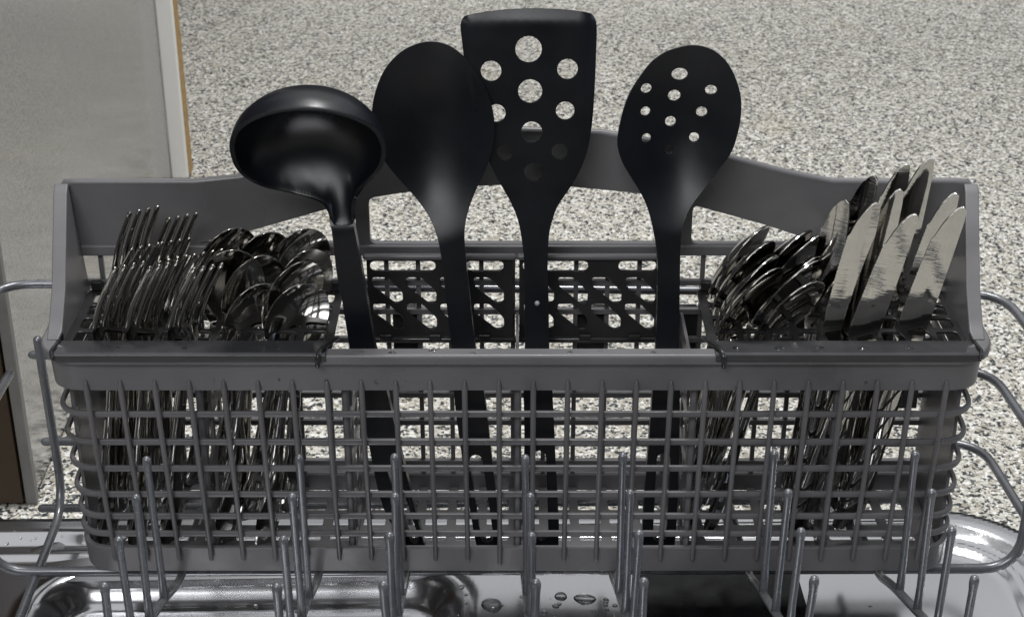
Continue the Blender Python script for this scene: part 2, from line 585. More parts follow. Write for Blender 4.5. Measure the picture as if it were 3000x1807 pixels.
# side walls: solid upper plate rising to the back, thick rounded edge
for s, xf, xb in ((-1, XL, -0.2500), (1, XR, 0.2545)):
    def sf(u, v, s=s, xf=xf, xb=xb):
        t = (u - Y0) / (Y1 - Y0)
        k = sstep(0.3218, 0.40, v)
        return Vector((xf + (xb - xf) * t * k, u, v))
    ol = [(0.782, 0.3222), (0.782, 0.3445), (0.8000, 0.3590), (0.838, 0.3960), (Y1 - 0.0025, 0.4015), (Y1 - 0.0025, 0.3222)]
    plate('side_wall', ol, [], lambda u, v: sf(u, v) + Vector((s * 0.0006, 0, 0)), lambda u, v: sf(u, v) - Vector((s * 0.0060, 0, 0)), 'plastic', bk, bevel=0.0005)
    e = [sf(0.7730, 0.3440), sf(0.7800, 0.3455), sf(0.7860, 0.3500), sf(0.8000, 0.3608), sf(0.8200, 0.3795), sf(0.8400, 0.3985), sf(0.8445, 0.4012), sf(Y1 - 0.003, 0.4018)]
    V, F = [], []
    for q, p in enumerate(e):
        wd = 0.0038 if q else 0.0030
        c = Vector(p) + Vector((-s * 0.0026, 0, 0.0006))
        V += [c + Vector((-wd, 0, -0.0012)), c + Vector((wd, 0, -0.0012)), c + Vector((wd, -0.0008, 0.0012)), c + Vector((-wd, -0.0008, 0.0012))]
    for q in range(len(e) - 1):
        for k in range(4):
            F.append((q * 4 + k, q * 4 + (k + 1) % 4, q * 4 + 4 + (k + 1) % 4, q * 4 + 4 + k))
    F += [(0, 1, 2, 3), tuple(4 * len(e) - 4 + k for k in range(4))]
    mk('side_edge', V, F, 'plastic', bk, bevel=0.0008)
    # recessed inner panel behind the side bars
    xi = s * 0.2388 + 0.002
    plate('side_panel', [(0.779, 0.212), (0.779, 0.3216), (Y1 - 0.003, 0.3216), (Y1 - 0.003, 0.212)], [], lambda u, v: Vector((xi + s * 0.0009, u, v)), lambda u, v: Vector((xi - s * 0.0009, u, v)), 'plastic', bk)
    plate('corner_panel', [(s * 0.2095 + 0.002, 0.262), (s * 0.2095 + 0.002, 0.3215), (s * 0.2350 + 0.002, 0.3215), (s * 0.2350 + 0.002, 0.262)], [], lambda u, v: Vector((u, Y1 - 0.0046, v)), lambda u, v: Vector((u, Y1 - 0.0026, v)), 'plastic', bk)
# back wall with the arched carrying handle
top = [(-0.249, 0.397), (-0.2455, 0.4018), (-0.239, 0.4021), (-0.175, 0.4021), (-0.149, 0.4048), (-0.118, 0.4150), (-0.084, 0.4240), (-0.045, 0.4306), (0.0, 0.4325), (0.048, 0.4308), (0.088, 0.4236), (0.1185, 0.4163), (0.1496, 0.4077), (0.176, 0.4024), (0.205, 0.4021), (0.2435, 0.4024), (0.2505, 0.4018), (0.2538, 0.397)]
bot = [(0.2495, 0.3218), (0.245, 0.3540), (-0.241, 0.3540), (-0.245, 0.3218)]
outline = top + [(0.2475, 0.3600), (0.2455, 0.3602), (-0.2415, 0.3602), (-0.2435, 0.3600)]
win_l = rpoly([(-0.1765, 0.3665), (-0.0870, 0.3665), (-0.0870, 0.3912), (-0.1054, 0.3866), (-0.1429, 0.3751)], 0.0035)
win_m = rpoly([(-0.0793, 0.3665), (0.0930, 0.3665), (0.0930, 0.3924), (0.0698, 0.3969), (0.0323, 0.4008), (0.0, 0.4020), (-0.0300, 0.4008), (-0.0592, 0.3974), (-0.0793, 0.3939)], 0.0035)
win_r = rpoly([(0.1002, 0.3665), (0.1770, 0.3665), (0.1592, 0.3715), (0.1413, 0.3778), (0.1002, 0.3899)], 0.0035)
plate('back_handle', outline, [win_l, win_m, win_r], lambda u, v: Vector((u, Y1 - 0.0020, v)), lambda u, v: Vector((u, Y1 + 0.0022, v)), 'plastic', bk, bevel=0.0011)
# bead along the top of the back edge
tube('handle_bead', [(u, Y1 + 0.0004, v + 0.0002) for u, v in top], 0.0026, 'plastic', bk, 8)
box('back_rail', -0.241, 0.245, Y1 - 0.0052, Y1 - 0.0021, 0.3602, 0.3664, 'plastic', bk, 0.0008)
# back lattice: flat bars
for i in range(27):
    x = -0.2315 + 0.01785 * i
    box('vertical_bar', x - 0.0013, x + 0.0013, Y1 - 0.0018, Y1 + 0.0012, 0.206, 0.3602, 'plastic', bk, 0.0004)
for z in (0.3424, 0.3242, 0.3060, 0.2880, 0.2697, 0.2511, 0.2234):
    box('horizontal_bar', -0.2425, 0.2465, Y1 - 0.0030, Y1 + 0.0004, z - 0.0017, z + 0.0017, 'plastic', bk, 0.0004)
box('back_base', -0.2395, 0.2435, Y1 - 0.0034, Y1 + 0.0008, 0.2042, 0.2155, 'plastic', bk, 0.0008)
# clips on the back
for x in (-0.060, 0.045, 0.098, 0.160, -0.190):
    plate('clip', rpoly([(x - 0.0085, 0.291), (x - 0.0085, 0.326), (x + 0.0085, 0.326), (x + 0.0085, 0.291)], 0.002), [rrect(x - 0.0015, x + 0.0015, 0.307, 0.312, 0.0007, 2)], lambda u, v: Vector((u, Y1 + 0.0014, v)), lambda u, v: Vector((u, Y1 + 0.0040, v)), 'lid', bk, bevel=0.0004)
# floor of the basket: plate with rows of openings
holes = []
for i in range(27):
    for j in range(5):
        x = -0.2315 + 0.01785 * i
        y = 0.7735 + 0.0157 * j
        if x + 0.013 < 0.232:
            holes.append(rrect(x + 0.0026, x + 0.0152, y, y + 0.0108, 0.0012, 2))
plate('base', rrect(-0.2375, 0.2410, 0.7655, 0.8455, 0.012, 4), holes, lambda u, v: Vector((u, v, 0.2078)), lambda u, v: Vector((u, v, 0.2052)), 'plastic', bk, bevel=0.0003, seg=1)
# dividers between the compartments
for x in (-0.166, -0.0885, 0.003, 0.0965, 0.173):
    sl = 0.010 * (-1 if x > 0.05 else (1 if x < -0.05 else 0))
    hs = [rrect(0.775 + 0.0235 * j, 0.793 + 0.0235 * j, 0.214 + 0.0265 * k, 0.233 + 0.0265 * k, 0.002, 2) for j in range(3) for k in range(4)]
    plate('divider', [(0.7665, 0.2080), (0.7665, 0.3250), (0.8450, 0.3250), (0.8450, 0.2080)], hs, lambda u, v: Vector((x - 0.0008 - sl * (0.325 - v) * 0, u, v)), lambda u, v: Vector((x + 0.0008, u, v)), 'plastic', bk)
    tube('divider_post', [(x, 0.7685, 0.2095), (x, 0.7685, 0.335)], 0.0020, 'plastic', bk, 6)
# the two laid-down lids (slotted trays) left and right
LZ = 0.3400
def lid(x0, x1, nc, edge_side):
    hs = []
    px = (x1 - x0 - 0.006) / nc
    for i in range(nc):
        for j in range(4):
            a = x0 + 0.0035 + px * i
            b = 0.7805 + 0.0158 * j
            hs.append(rpoly([(a + 0.0016, b), (a + px - 0.0018, b), (a + px - 0.0018, b + 0.0122), (a + 0.0016, b + 0.0122)], 0.0028))
    o = plate('lid', rrect(x0, x1, 0.7745, 0.8440, 0.003, 3), hs, lambda u, v: Vector((u, v, LZ)), lambda u, v: Vector((u, v, LZ - 0.0018)), 'lid', bk, bevel=0.0004, seg=1)
    prof = [(0.7752, LZ - 0.0010), (0.7752, LZ + 0.0036), (0.7560, LZ + 0.0066), (0.7546, LZ + 0.0056), (0.7541, LZ + 0.0022), (0.7550, LZ + 0.0022), (0.7556, LZ + 0.0054), (0.7742, LZ + 0.0024), (0.7742, LZ - 0.0010)]
    V, F = [], []
    xs = [x0 + 0.001, x0 + 0.004, x1 - 0.004, x1 - 0.001]
    for x in xs:
        V += [(x, a, b) for a, b in prof]
    n = len(prof)
    for i in range(3):
        for k in range(n):
            F.append((i * n + k, i * n + (k + 1) % n, (i + 1) * n + (k + 1) % n, (i + 1) * n + k))
    F += [tuple(range(n)), tuple(3 * n + k for k in range(n))]
    mk('lip', V, F, 'lidclear', o, bevel=0.0004)
    # dark end clip that hooks over the rim
    e = x1 if edge_side > 0 else x0
    d = 1 if edge_side > 0 else -1
    q = [(e + d * 0.0022, 0.7830, LZ + 0.0012), (e + d * 0.0008, 0.7735, LZ + 0.0045), (e - d * 0.0035, 0.7575, LZ + 0.0078), (e - d * 0.0050, 0.7530, LZ + 0.0060), (e - d * 0.0052, 0.7528, LZ + 0.0005)]
    tube('hook', fillet(q, 0.004), 0.0014, 'lid', o, 6)
    e2 = x0 if edge_side > 0 else x1
    q = [(e2 + d * 0.0005, 0.7745, LZ + 0.0040), (e2 + d * 0.0010, 0.7560, LZ + 0.0074), (e2 + d * 0.0020, 0.7532, LZ + 0.0052)]
    tube('hook', fillet(q, 0.004), 0.0011, 'lid', o, 6)
    for sx in (x0 + 0.005, x1 - 0.005):
        box('hinge', sx - 0.003, sx + 0.003, 0.8405, 0.8445, LZ + 0.0005, LZ + 0.0060, 'lid', o, 0.0008)
lid(-0.2385, -0.0950, 9, 1)
lid(0.1040, 0.2430, 9, -1)
# the middle lids folded up against the back
def flap(x0, x1):
    hs = []
    W = x1 - x0
    for a, b in ((x0 + 0.002, x0 + 0.0385), (x0 + 0.0555, x0 + 0.0765)):
        hs.append(rrect(a, b, 0.3534, 0.3592, 0.0024, 3))
    for r in range(2):
        for c in range(4):
            ax = x0 + 0.0028 + 0.0190 * c
            az = 0.3492 - 0.0165 * r
            hs.append(rpoly([(ax, az), (ax + 0.0085, az), (ax + 0.0168, az - 0.0090), (ax + 0.0168, az - 0.0150), (ax + 0.0120, az - 0.0157), (ax, az - 0.0052)], 0.0016))
    o = plate('raised_lid', rrect(x0, x1, 0.3105, 0.3625, 0.0015, 2), hs, lambda u, v: Vector((u, 0.8400, v)), lambda u, v: Vector((u, 0.8418, v)), 'lid', bk, bevel=0.0004, seg=1)
    tube('front_bead', [(x0, 0.8398, 0.3622), (x1, 0.8398, 0.3622)], 0.0021, 'plastic', o, 8)
    tube('hinge_bar', [(x0, 0.8396, 0.3105), (x1, 0.8396, 0.3105)], 0.0017, 'lid', o, 8)
    for k in range(3):
        box('hinge', x0 + 0.006 + 0.028 * k, x0 + 0.013 + 0.028 * k, 0.8370, 0.8392, 0.3115, 0.3145, 'lid', o, 0.0006)
flap(-0.0812, 0.0008)
flap(0.0040, 0.0852)

# ------------------------------------------------------------------ black nylon utensils
def frame(Yb, k):
    n = math.hypot(1, k)
    ev = Vector((0, k / n, 1 / n))
    nr = Vector((0, -1 / n, k / n))
    o = Vector((0, Yb, 0.21))
    return lambda u, v, w: o + Vector((u / 1000, 0, 0)) + ev * (v / 1000) + nr * (w / 1000)

def slot_hole(ax0, ay0, ax1, ay1, wd):
    """long hanging slot at the handle end between two axis points (mm)"""
    a, b = Vector((ax0, ay0)), Vector((ax1, ay1))
    t = (b - a).normalized()
    p = Vector((-t.y, t.x))
    out = []
    for c, a0 in ((b, -90), (a, 90)):
        for k in range(7):
            an = math.radians(a0 + 180 * k / 6)
            out.append(c + t * (math.cos(an) * wd) + p * (math.sin(an) * wd))
    return [(q.x, q.y) for q in out]

# solid serving spoon
P = frame(0.777, 0.17)
ol = crom([(-19.5, 0.2), (-28.7, 64.7), (-31.8, 95.1), (-32.5, 116.6), (-35.1, 143.3), (-36.7, 161.2), (-38.3, 174.5), (-40.0, 181.5), (-42.8, 188.9), (-47.5, 196.5), (-53.9, 204.4), (-61.4, 213.2), (-67.8, 222.7), (-72.3, 235.3), (-73.0, 248.4), (-70.6, 259.7), (-65.8, 270.1), (-58.0, 278.2), (-49.5, 282.4), (-41.0, 283.6), (-32.0, 281.2), (-23.2, 274.2), (-15.7, 263.6), (-11.0, 252.4), (-9.1, 241.0), (-10.2, 228.5), (-14.0, 216.9), (-19.7, 204.4), (-23.5, 194.0), (-25.3, 183.0), (-24.6, 169.2), (-23.0, 151.4), (-19.4, 116.6), (-15.4, 95.1), (-12.4, 68.6), (-6.5, 0.2), (-13, -1.2)], 4)
def bowl_depth(u, v, cu, cv, a, b, d):
    r2 = ((u - cu) / a) ** 2 + ((v - cv) / b) ** 2
    return d * max(0.0, 1 - r2) ** 1.45
def spoon_w(u, v):
    return -bowl_depth(u, v, -41 + (v - 240) * 0.02, 238, 38, 62, 13) + 1.2 * (1 - sstep(120, 215, v)) - 2.5 * sstep(235, 290, v)
def handle_t(v):
    return 2.4 + 4.6 * (1 - sstep(165, 205, v))
sp = thing('serving_spoon', P(-13, 0, 0), 'black nylon solid serving spoon leaning between the ladle and the turner', 'serving spoon')
plate('spoon_body', ol, [slot_hole(-14.0, 8, -20.0, 54, 3.6)], lambda u, v: P(u, v, spoon_w(u, v)), lambda u, v: P(u, v, spoon_w(u, v) - handle_t(v)), 'black', sp, s=3.2, bevel=0.0009)

# slotted turner
P2 = frame(0.780, 0.20)
olt = [(7.0, 0.2), (6.9, 62.3), (6.4, 92.6), (7.0, 114.6), (7.0, 127.1), (6.5, 163.6), (5.3, 176.7), (3.1, 188.2), (-0.9, 198.1), (-6.2, 207.8), (-11.2, 217.6), (-16.0, 231.0), (-20.5, 250.0), (-24.0, 268.0), (-26.0, 284.0), (-26.6, 291.6), (-25.2, 295.3), (-22.0, 296.8), (-8, 299.0), (8.6, 300.0), (25, 299.6), (38.5, 298.0), (42.4, 295.8), (43.9, 290.5), (43.8, 278.2), (43.3, 257.6), (42.1, 238.8), (39.4, 224.4), (35.5, 213.7), (29.9, 204.0), (24.2, 195.2), (20.9, 185.2), (19.6, 176.5), (19.2, 163.2), (19.8, 145.1), (20.5, 114.6), (22.2, 92.6), (24.4, 49.8), (26.2, 0.2), (17, -1.0)]
th = [(8.6, 279.3, 6.8), (-10.9, 268.0, 5.3), (28.9, 269.0, 5.3), (9.5, 257.4, 6.2), (-8.1, 245.8, 4.7), (27.9, 247.1, 4.8), (10.4, 235.8, 5.5), (-3.6, 224.8, 4.3), (25.2, 225.3, 4.2), (11.4, 214.1, 5.0)]
def turner_w(u, v):
    e = 0.0
    d = max(0.0, v - 200)
    return 1.5 * (1 - sstep(150, 200, v)) + 0.06 * d * sstep(195, 215, v) - 2.4 * max(0.0, v - 293.5) / 6.5 * sstep(270, 285, v) - 3.0 * sstep(38.8, 43.6, u) * sstep(215, 240, v) - 1.6 * (1 - sstep(-26.5, -22.5, u)) * sstep(215, 240, v)
tu = thing('slotted_turner', P2(16, 0, 0), 'tall black nylon turner with ten round holes, highest utensil in the basket', 'turner')
tb = plate('turner_body', crom(olt, 3), [circ(a, b, r * 1.02, r * 1.02, 20) for a, b, r in th] + [slot_hole(16.7, 8, 15.2, 54, 3.8)], lambda u, v: P2(u, v, turner_w(u, v)), lambda u, v: P2(u, v, turner_w(u, v) - (2.8 + 4.2 * (1 - sstep(165, 205, v)))), 'black', tu, s=3.4, bevel=0.0008)
pc = P2(13.6, 142.5, turner_w(13, 142.5))
pv, pf = tube_geo([pc - (pc - P2(13.6, 142.5, 6)).normalized() * 0.0002, pc + (P2(13.6, 142.5, 6) - pc).normalized() * 0.0009], 0.0014, 12)
mk('moulded_pin', pv, pf, 'pin', tb)

# slotted spoon
P3 = frame(0.778, 0.18)
ols = crom([(74.3, 0.2), (73.6, 25.4), (75.4, 61.7), (77.0, 94.2), (78.0, 116.7), (78.4, 146.8), (77.8, 169.3), (75.8, 181.6), (72.8, 193.4), (68.9, 202.7), (63.0, 212.3), (58.0, 221.0), (55.4, 230.5), (56.7, 242.0), (61.2, 256.2), (70.2, 269.6), (75.8, 274.9), (82.5, 278.6), (94.0, 281.2), (104.6, 278.9), (112.8, 271.6), (118.2, 260.1), (119.9, 249.6), (119.0, 238.3), (115.8, 225.9), (109.3, 215.6), (102.2, 205.6), (95.7, 196.8), (92.0, 188.9), (90.2, 179.6), (90.2, 155.9), (90.9, 116.7), (92.0, 94.2), (92.5, 51.3), (91.3, 0.2), (83, -1.0)], 4)
sh = [(88.0, 265.8, 4.3, 3.3), (70.4, 258.7, 2.9, 2.6), (104.5, 257.8, 3.1, 2.6), (85.6, 254.3, 3.4, 3.0), (70.3, 246.5, 2.6, 2.5), (100.2, 245.9, 2.9, 2.7), (84.0, 240.5, 2.9, 2.8), (71.1, 232.3, 2.5, 2.4), (96.7, 232.2, 2.6, 2.6), (83.5, 225.6, 2.3, 2.3)]
def slot_w(u, v):
    return -bowl_depth(u, v, 88, 241, 36, 60, 12) + 1.2 * (1 - sstep(120, 210, v)) - 2.0 * sstep(235, 290, v)
ss = thing('slotted_spoon', P3(83, 0, 0), 'black nylon slotted spoon with ten small holes, rightmost utensil', 'slotted spoon')
plate('spoon_body', ols, [circ(a, b, c, d, 14) for a, b, c, d in sh] + [slot_hole(83, 8, 84.0, 54, 3.8)], lambda u, v: P3(u, v, slot_w(u, v)), lambda u, v: P3(u, v, slot_w(u, v) - handle_t(v)), 'black', ss, s=3.0, bevel=0.0007)

# ladle: deep round bowl whose rim runs out into the handle
P4 = frame(0.775, 0.12)
la = thing('ladle', P4(-53, 0, 0), 'black nylon soup ladle with deep round bowl tilted towards the camera', 'ladle')
olh = crom([(-57.0, 0.2), (-71.5, 27.9), (-78.3, 64.9), (-83.4, 98.0), (-86.7, 119.7), (-90.4, 151.0), (-92.5, 164.5), (-94.1, 186.8), (-95.5, 196), (-90, 200), (-84.2, 196), (-82.3, 188.4), (-80.7, 177.9), (-78.2, 160.1), (-75.3, 137.4), (-72.8, 119.7), (-67.8, 98.0), (-62.0, 66.9), (-54.1, 27.9), (-48.6, 0.2), (-53, -0.8)], 4)
plate('handle', olh, [slot_hole(-54.5, 8, -66.5, 52, 2.6)], lambda u, v: P4(u, v, 1.5 + 0.4 * sstep(165, 188, v) - 5.4 * sstep(189, 201, v)), lambda u, v: P4(u, v, -6.0 - 1.0 * sstep(187, 201, v)), 'black', la, s=4, bevel=0.0010)
RIM = [(-0.1401, 0.7799, 0.4507), (-0.1381, 0.7752, 0.4573), (-0.1351, 0.7715, 0.4626), (-0.1282, 0.767, 0.469), (-0.1216, 0.7646, 0.4725), (-0.1152, 0.763, 0.4748), (-0.1089, 0.762, 0.4762), (-0.1028, 0.7616, 0.4768), (-0.0968, 0.7616, 0.4768), (-0.0909, 0.7622, 0.4759), (-0.085, 0.7634, 0.4742), (-0.0792, 0.765, 0.4719), (-0.0739, 0.7672, 0.4687), (-0.0694, 0.7699, 0.465), (-0.0665, 0.7732, 0.4603), (-0.0649, 0.7769, 0.4549), (-0.0642, 0.7811, 0.4489), (-0.0651, 0.7859, 0.4421), (-0.0674, 0.7907, 0.4352), (-0.0709, 0.7949, 0.4292), (-0.0748, 0.7983, 0.4244), (-0.0787, 0.801, 0.4192), (-0.0813, 0.8005, 0.4147), (-0.0823, 0.7991, 0.4123), (-0.0829, 0.7983, 0.4067), (-0.0829, 0.7976, 0.4011), (-0.0881, 0.7974, 0.3993), (-0.0935, 0.7975, 0.4), (-0.0942, 0.798, 0.4045), (-0.0958, 0.7985, 0.4085), (-0.0985, 0.7995, 0.4116), (-0.103, 0.8008, 0.4134), (-0.1084, 0.8021, 0.4144), (-0.1133, 0.8031, 0.4154), (-0.118, 0.8032, 0.4168), (-0.123, 0.8027, 0.4179), (-0.128, 0.8015, 0.4198), (-0.1322, 0.7994, 0.4228), (-0.1359, 0.7969, 0.4263), (-0.1386, 0.7938, 0.4308), (-0.1403, 0.7898, 0.4365), (-0.1407, 0.7848, 0.4437)]
rim = []
for i in range(len(RIM)):
    p0, p1, p2, p3 = (Vector(RIM[(i + j - 1) % len(RIM)]) for j in range(4))
    for k in range(3):
        t = k / 3
        rim.append(0.5 * ((2 * p1) + (p2 - p0) * t + (2 * p0 - 5 * p1 + 4 * p2 - p3) * t * t + (3 * p1 - p0 - 3 * p2 + p3) * t ** 3))
pit = math.radians(35)
nL = Vector((0, -math.cos(pit), -math.sin(pit)))
Cb = Vector((-0.1025, 0.782, 0.4477))
ax2 = Vector((0, -math.sin(pit), math.cos(pit)))
def flat(p):
    d = p - Cb
    return (d.x * 1000, d.dot(ax2) * 1000)
# membrane over the teardrop rim: a smooth bowl that runs out into the neck
ol2 = [flat(p) for p in rim]
nb_ = len(ol2)
pts2 = [Vector(p) for p in ol2]
g_ = 1.35
yy_, r_ = min(p[1] for p in ol2), 0
while yy_ < max(p[1] for p in ol2):
    xx_ = min(p[0] for p in ol2) + (g_ / 2 if r_ % 2 else 0)
    while xx_ < max(p[0] for p in ol2):
        if inside((xx_, yy_), ol2) and min((q[0] - xx_) ** 2 + (q[1] - yy_) ** 2 for q in ol2) > (0.6 * g_) ** 2:
            pts2.append(Vector((xx_, yy_)))
        xx_ += g_
    yy_ += g_ * 0.87
    r_ += 1
vo, eo, fo, ov = delaunay_2d_cdt(pts2, [(i, (i + 1) % nb_) for i in range(nb_)], [], 1, 1e-5)[:4]
nv = len(vo)
bid = {}
for i, src in enumerate(ov):
    for q in src:
        if q < nb_:
            bid[i] = q
nbr = [set() for _ in range(nv)]
for f in fo:
    for a, b in zip(f, list(f[1:]) + [f[0]]):
        nbr[a].add(b)
        nbr[b].add(a)
A = np.zeros((nv, nv))
rh1, rh2 = np.zeros(nv), np.zeros(nv)
for i in range(nv):
    A[i, i] = 1.0
    if i in bid:
        rh2[i] = (rim[bid[i]] - Cb).dot(nL)
    elif nbr[i]:
        for q in nbr[i]:
            A[i, q] = -1.0 / len(nbr[i])
        rh1[i] = 1.0
phi = np.linalg.solve(A, rh1)
hh = np.linalg.solve(A, rh2)
phi /= phi.max()
tree = BVHTree.FromPolygons([(p.x, p.y, 0) for p in vo], [tuple(f) for f in fo])
def field(x, y):
    loc, nn, fi, dd = tree.find_nearest((x, y, 0))
    a, b, c = fo[fi][:3]
    return barycentric_transform(loc, *[Vector((vo[q].x, vo[q].y, 0)) for q in (a, b, c)], *[Vector((phi[q], hh[q], 0)) for q in (a, b, c)])
# rings from the spine of the teardrop (bowl centre to neck) out to the rim
tipc = Vector(min(ol2, key=lambda p: p[1]))
NT, NP = 26, len(rim)
rings = []
for i in range(NT + 1):
    t = math.sin(math.pi / 2 * i / NT) if i else 0.0
    row = []
    for k in range(NP):
        R = Vector(ol2[k])
        q = max(0.0, min(1.0, R.dot(tipc) / tipc.length_squared))
        A_ = tipc * (0.86 * sstep(0.35, 1.25, q))
        p = A_.lerp(R, t)
        f_ = field(p.x, p.y)
        row.append([p.x, p.y, max(0.0, f_.x) if i < NT else 0.0, f_.y])
    for it in range(2 if t > 0.7 else 0):
        ph_ = [(row[k - 1][2] + 2 * row[k][2] + row[(k + 1) % NP][2]) / 4 for k in range(NP)]
        h_ = [(row[k - 1][3] + 2 * row[k][3] + row[(k + 1) % NP][3]) / 4 for k in range(NP)]
        for k in range(NP):
            row[k][2], row[k][3] = ph_[k], h_[k]
    rings.append(row)
I0 = 15
LP3 = [r for row in rings[NT:I0 - 1:-1] for r in row]
poly = [(r[0], r[1]) for r in rings[I0]]
yy_ = min(p[1] for p in poly)
r_ = 0
while yy_ < max(p[1] for p in poly):
    xx_ = min(p[0] for p in poly) + (0.85 if r_ % 2 else 0)
    while xx_ < max(p[0] for p in poly):
        if inside((xx_, yy_), poly) and min((q[0] - xx_) ** 2 + (q[1] - yy_) ** 2 for q in poly) > 0.8:
            f_ = field(xx_, yy_)
            LP3.append([xx_, yy_, max(0.0, f_.x), f_.y])
        xx_ += 1.7
    yy_ += 1.48
    r_ += 1
v3, e3, f3, o3 = delaunay_2d_cdt([Vector((r[0], r[1])) for r in LP3], [(q, (q + 1) % NP) for q in range(NP)], [], 1, 1e-5)[:4]
V = []
for p, src in zip(v3, o3):
    r = LP3[src[0]] if src else [p.x, p.y, 0, 0]
    k = 0.18 + 0.82 * sstep(-62, -30, r[1])
    V.append(Cb + Vector((r[0] / 1000, 0, 0)) + ax2 * (r[1] / 1000) + nL * (r[3] - 0.031 * k * r[2] ** 0.55))
bm_ = bmesh.new()
vs_ = [bm_.verts.new(v) for v in V]
for f in f3:
    bm_.faces.new([vs_[q] for q in f])
inner_ = [v for v in bm_.verts if v.link_faces and not v.is_boundary]
for it in range(6):
    bmesh.ops.smooth_vert(bm_, verts=inner_, factor=0.5, use_axis_x=True, use_axis_y=True, use_axis_z=True)
bm_.verts.index_update()
V = [v.co.copy() for v in bm_.verts]
F = [tuple(v.index for v in f.verts) for f in bm_.faces]
bm_.free()
lb = mk('bowl', V, F, 'black', la, smooth=80)
sd = lb.modifiers.new('solid', 'SOLIDIFY')
sd.thickness = 0.0026
sd.offset = 0.0
bv = lb.modifiers.new('bevel', 'BEVEL')
bv.width, bv.segments, bv.limit_method, bv.angle_limit = 0.0010, 2, 'ANGLE', math.radians(55)

# ------------------------------------------------------------------ stainless cutlery
def loft(stations, seg=10):
    """stations: (cx, cy, z, half width, half thickness) -> rounded strip along z"""
    V, F = [], []
    for (cx, cy, z, hw, ht) in stations:
        for k in range(seg):
            a = 2 * math.pi * k / seg
            c, s = math.cos(a), math.sin(a)
            V.append((cx + hw * math.copysign(abs(c) ** 0.6, c), cy + ht * math.copysign(abs(s) ** 0.8, s), z))
    for i in range(len(stations) - 1):
        for k in range(seg):
            F.append((i * seg + k, i * seg + (k + 1) % seg, (i + 1) * seg + (k + 1) % seg, (i + 1) * seg + k))
    F.append(tuple(range(seg)))
    F.append(tuple((len(stations) - 1) * seg + k for k in range(seg)))
    return V, F

def proto_fork():
    t = thing('fork', (0, 0, 0))
    cy = lambda z: 0.0012 * math.sin((z + 0.12) * 20) - 0.0190 * sstep(0.004, 0.064, z) ** 1.25 + 0.0035 * sstep(-0.03, 0.008, z)
    st = [(0, cy(z), z, hw, ht) for z, hw, ht in ((-0.124, 0.004, 0.0006), (-0.122, 0.0062, 0.0011), (-0.110, 0.0072, 0.0012), (-0.080, 0.0055, 0.0012), (-0.050, 0.0038, 0.0014), (-0.030, 0.0030, 0.0017), (-0.018, 0.0034, 0.0016), (-0.008, 0.0062, 0.0012), (0.000, 0.0092, 0.0010), (0.006, 0.0104, 0.0009), (0.011, 0.0106, 0.0009))]
    v, f = loft(st)
    mk('handle', v, f, 'cut', t, smooth=60)
    for q in (-1.5, -0.5, 0.5, 1.5):
        x = q * 0.0058
        st = [(x * k, cy(z), z, hw, ht) for z, k, hw, ht in ((0.0095, 1, 0.0027, 0.0012), (0.013, 1, 0.0023, 0.0013), (0.022, 0.99, 0.0021, 0.0013), (0.032, 0.98, 0.0019, 0.0013), (0.041, 0.97, 0.0016, 0.0012), (0.046, 0.96, 0.0013, 0.0012), (0.0482, 0.96, 0.0014, 0.0013), (0.0492, 0.96, 0.0010, 0.0009), (0.0498, 0.96, 0.0005, 0.0005))]
        v, f = loft(st, 8)
        mk('tine', v, f, 'cut', t, smooth=70)
    return t

def proto_spoon(bend):
    t = thing('spoon', (0, 0, 0))
    zc, hl, hw, dep = 0.0175, 0.0265, 0.0180, 0.0068
    NR, NP = 9, 28
    def pos(r, ph, off):
        c, s = math.cos(ph), math.sin(ph)
        wd = hw * (1 + 0.10 * s) if s > 0 else hw * (1 + 0.10 * s)
        y = -0.002 + 0.0185 * bend + dep * (1 - r ** 2.2) + off - 0.003 * (r * s) - bend * (zc + hl * r * s)
        return (wd * r * c, y, zc + hl * r * s)
    V, F = [], []
    for off in (0, 0.0013):
        V.append(pos(0, 0, off))
        for i in range(1, NR + 1):
            for k in range(NP):
                V.append(pos(i / NR, 2 * math.pi * k / NP, off))
    S2 = 1 + NR * NP
    for lay in range(2):
        o = lay * S2
        for k in range(NP):
            F.append((o, o + 1 + k, o + 1 + (k + 1) % NP))
        for i in range(NR - 1):
            for k in range(NP):
                F.append((o + 1 + i * NP + k, o + 1 + i * NP + (k + 1) % NP, o + 1 + (i + 1) * NP + (k + 1) % NP, o + 1 + (i + 1) * NP + k))
    e = 1 + (NR - 1) * NP
    for k in range(NP):
        F.append((e + k, e + (k + 1) % NP, S2 + e + (k + 1) % NP, S2 + e + k))
    mk('bowl', V, F, 'cut', t, bevel=0.0004)
    st = [(0, y, z, w_, h_) for z, y, w_, h_ in ((-0.124, 0.0, 0.004, 0.0006), (-0.122, 0, 0.0062, 0.0011), (-0.108, 0.0, 0.0070, 0.0012), (-0.075, 0.001, 0.0050, 0.0012), (-0.045, 0.002, 0.0034, 0.0015), (-0.020, 0.0025, 0.0026, 0.0018), (-0.008, 0.0022, 0.0034, 0.0014), (-0.003, 0.0020, 0.0046, 0.0010))]
    v, f = loft(st)
    mk('handle', v, f, 'cut', t, smooth=60)
    return t

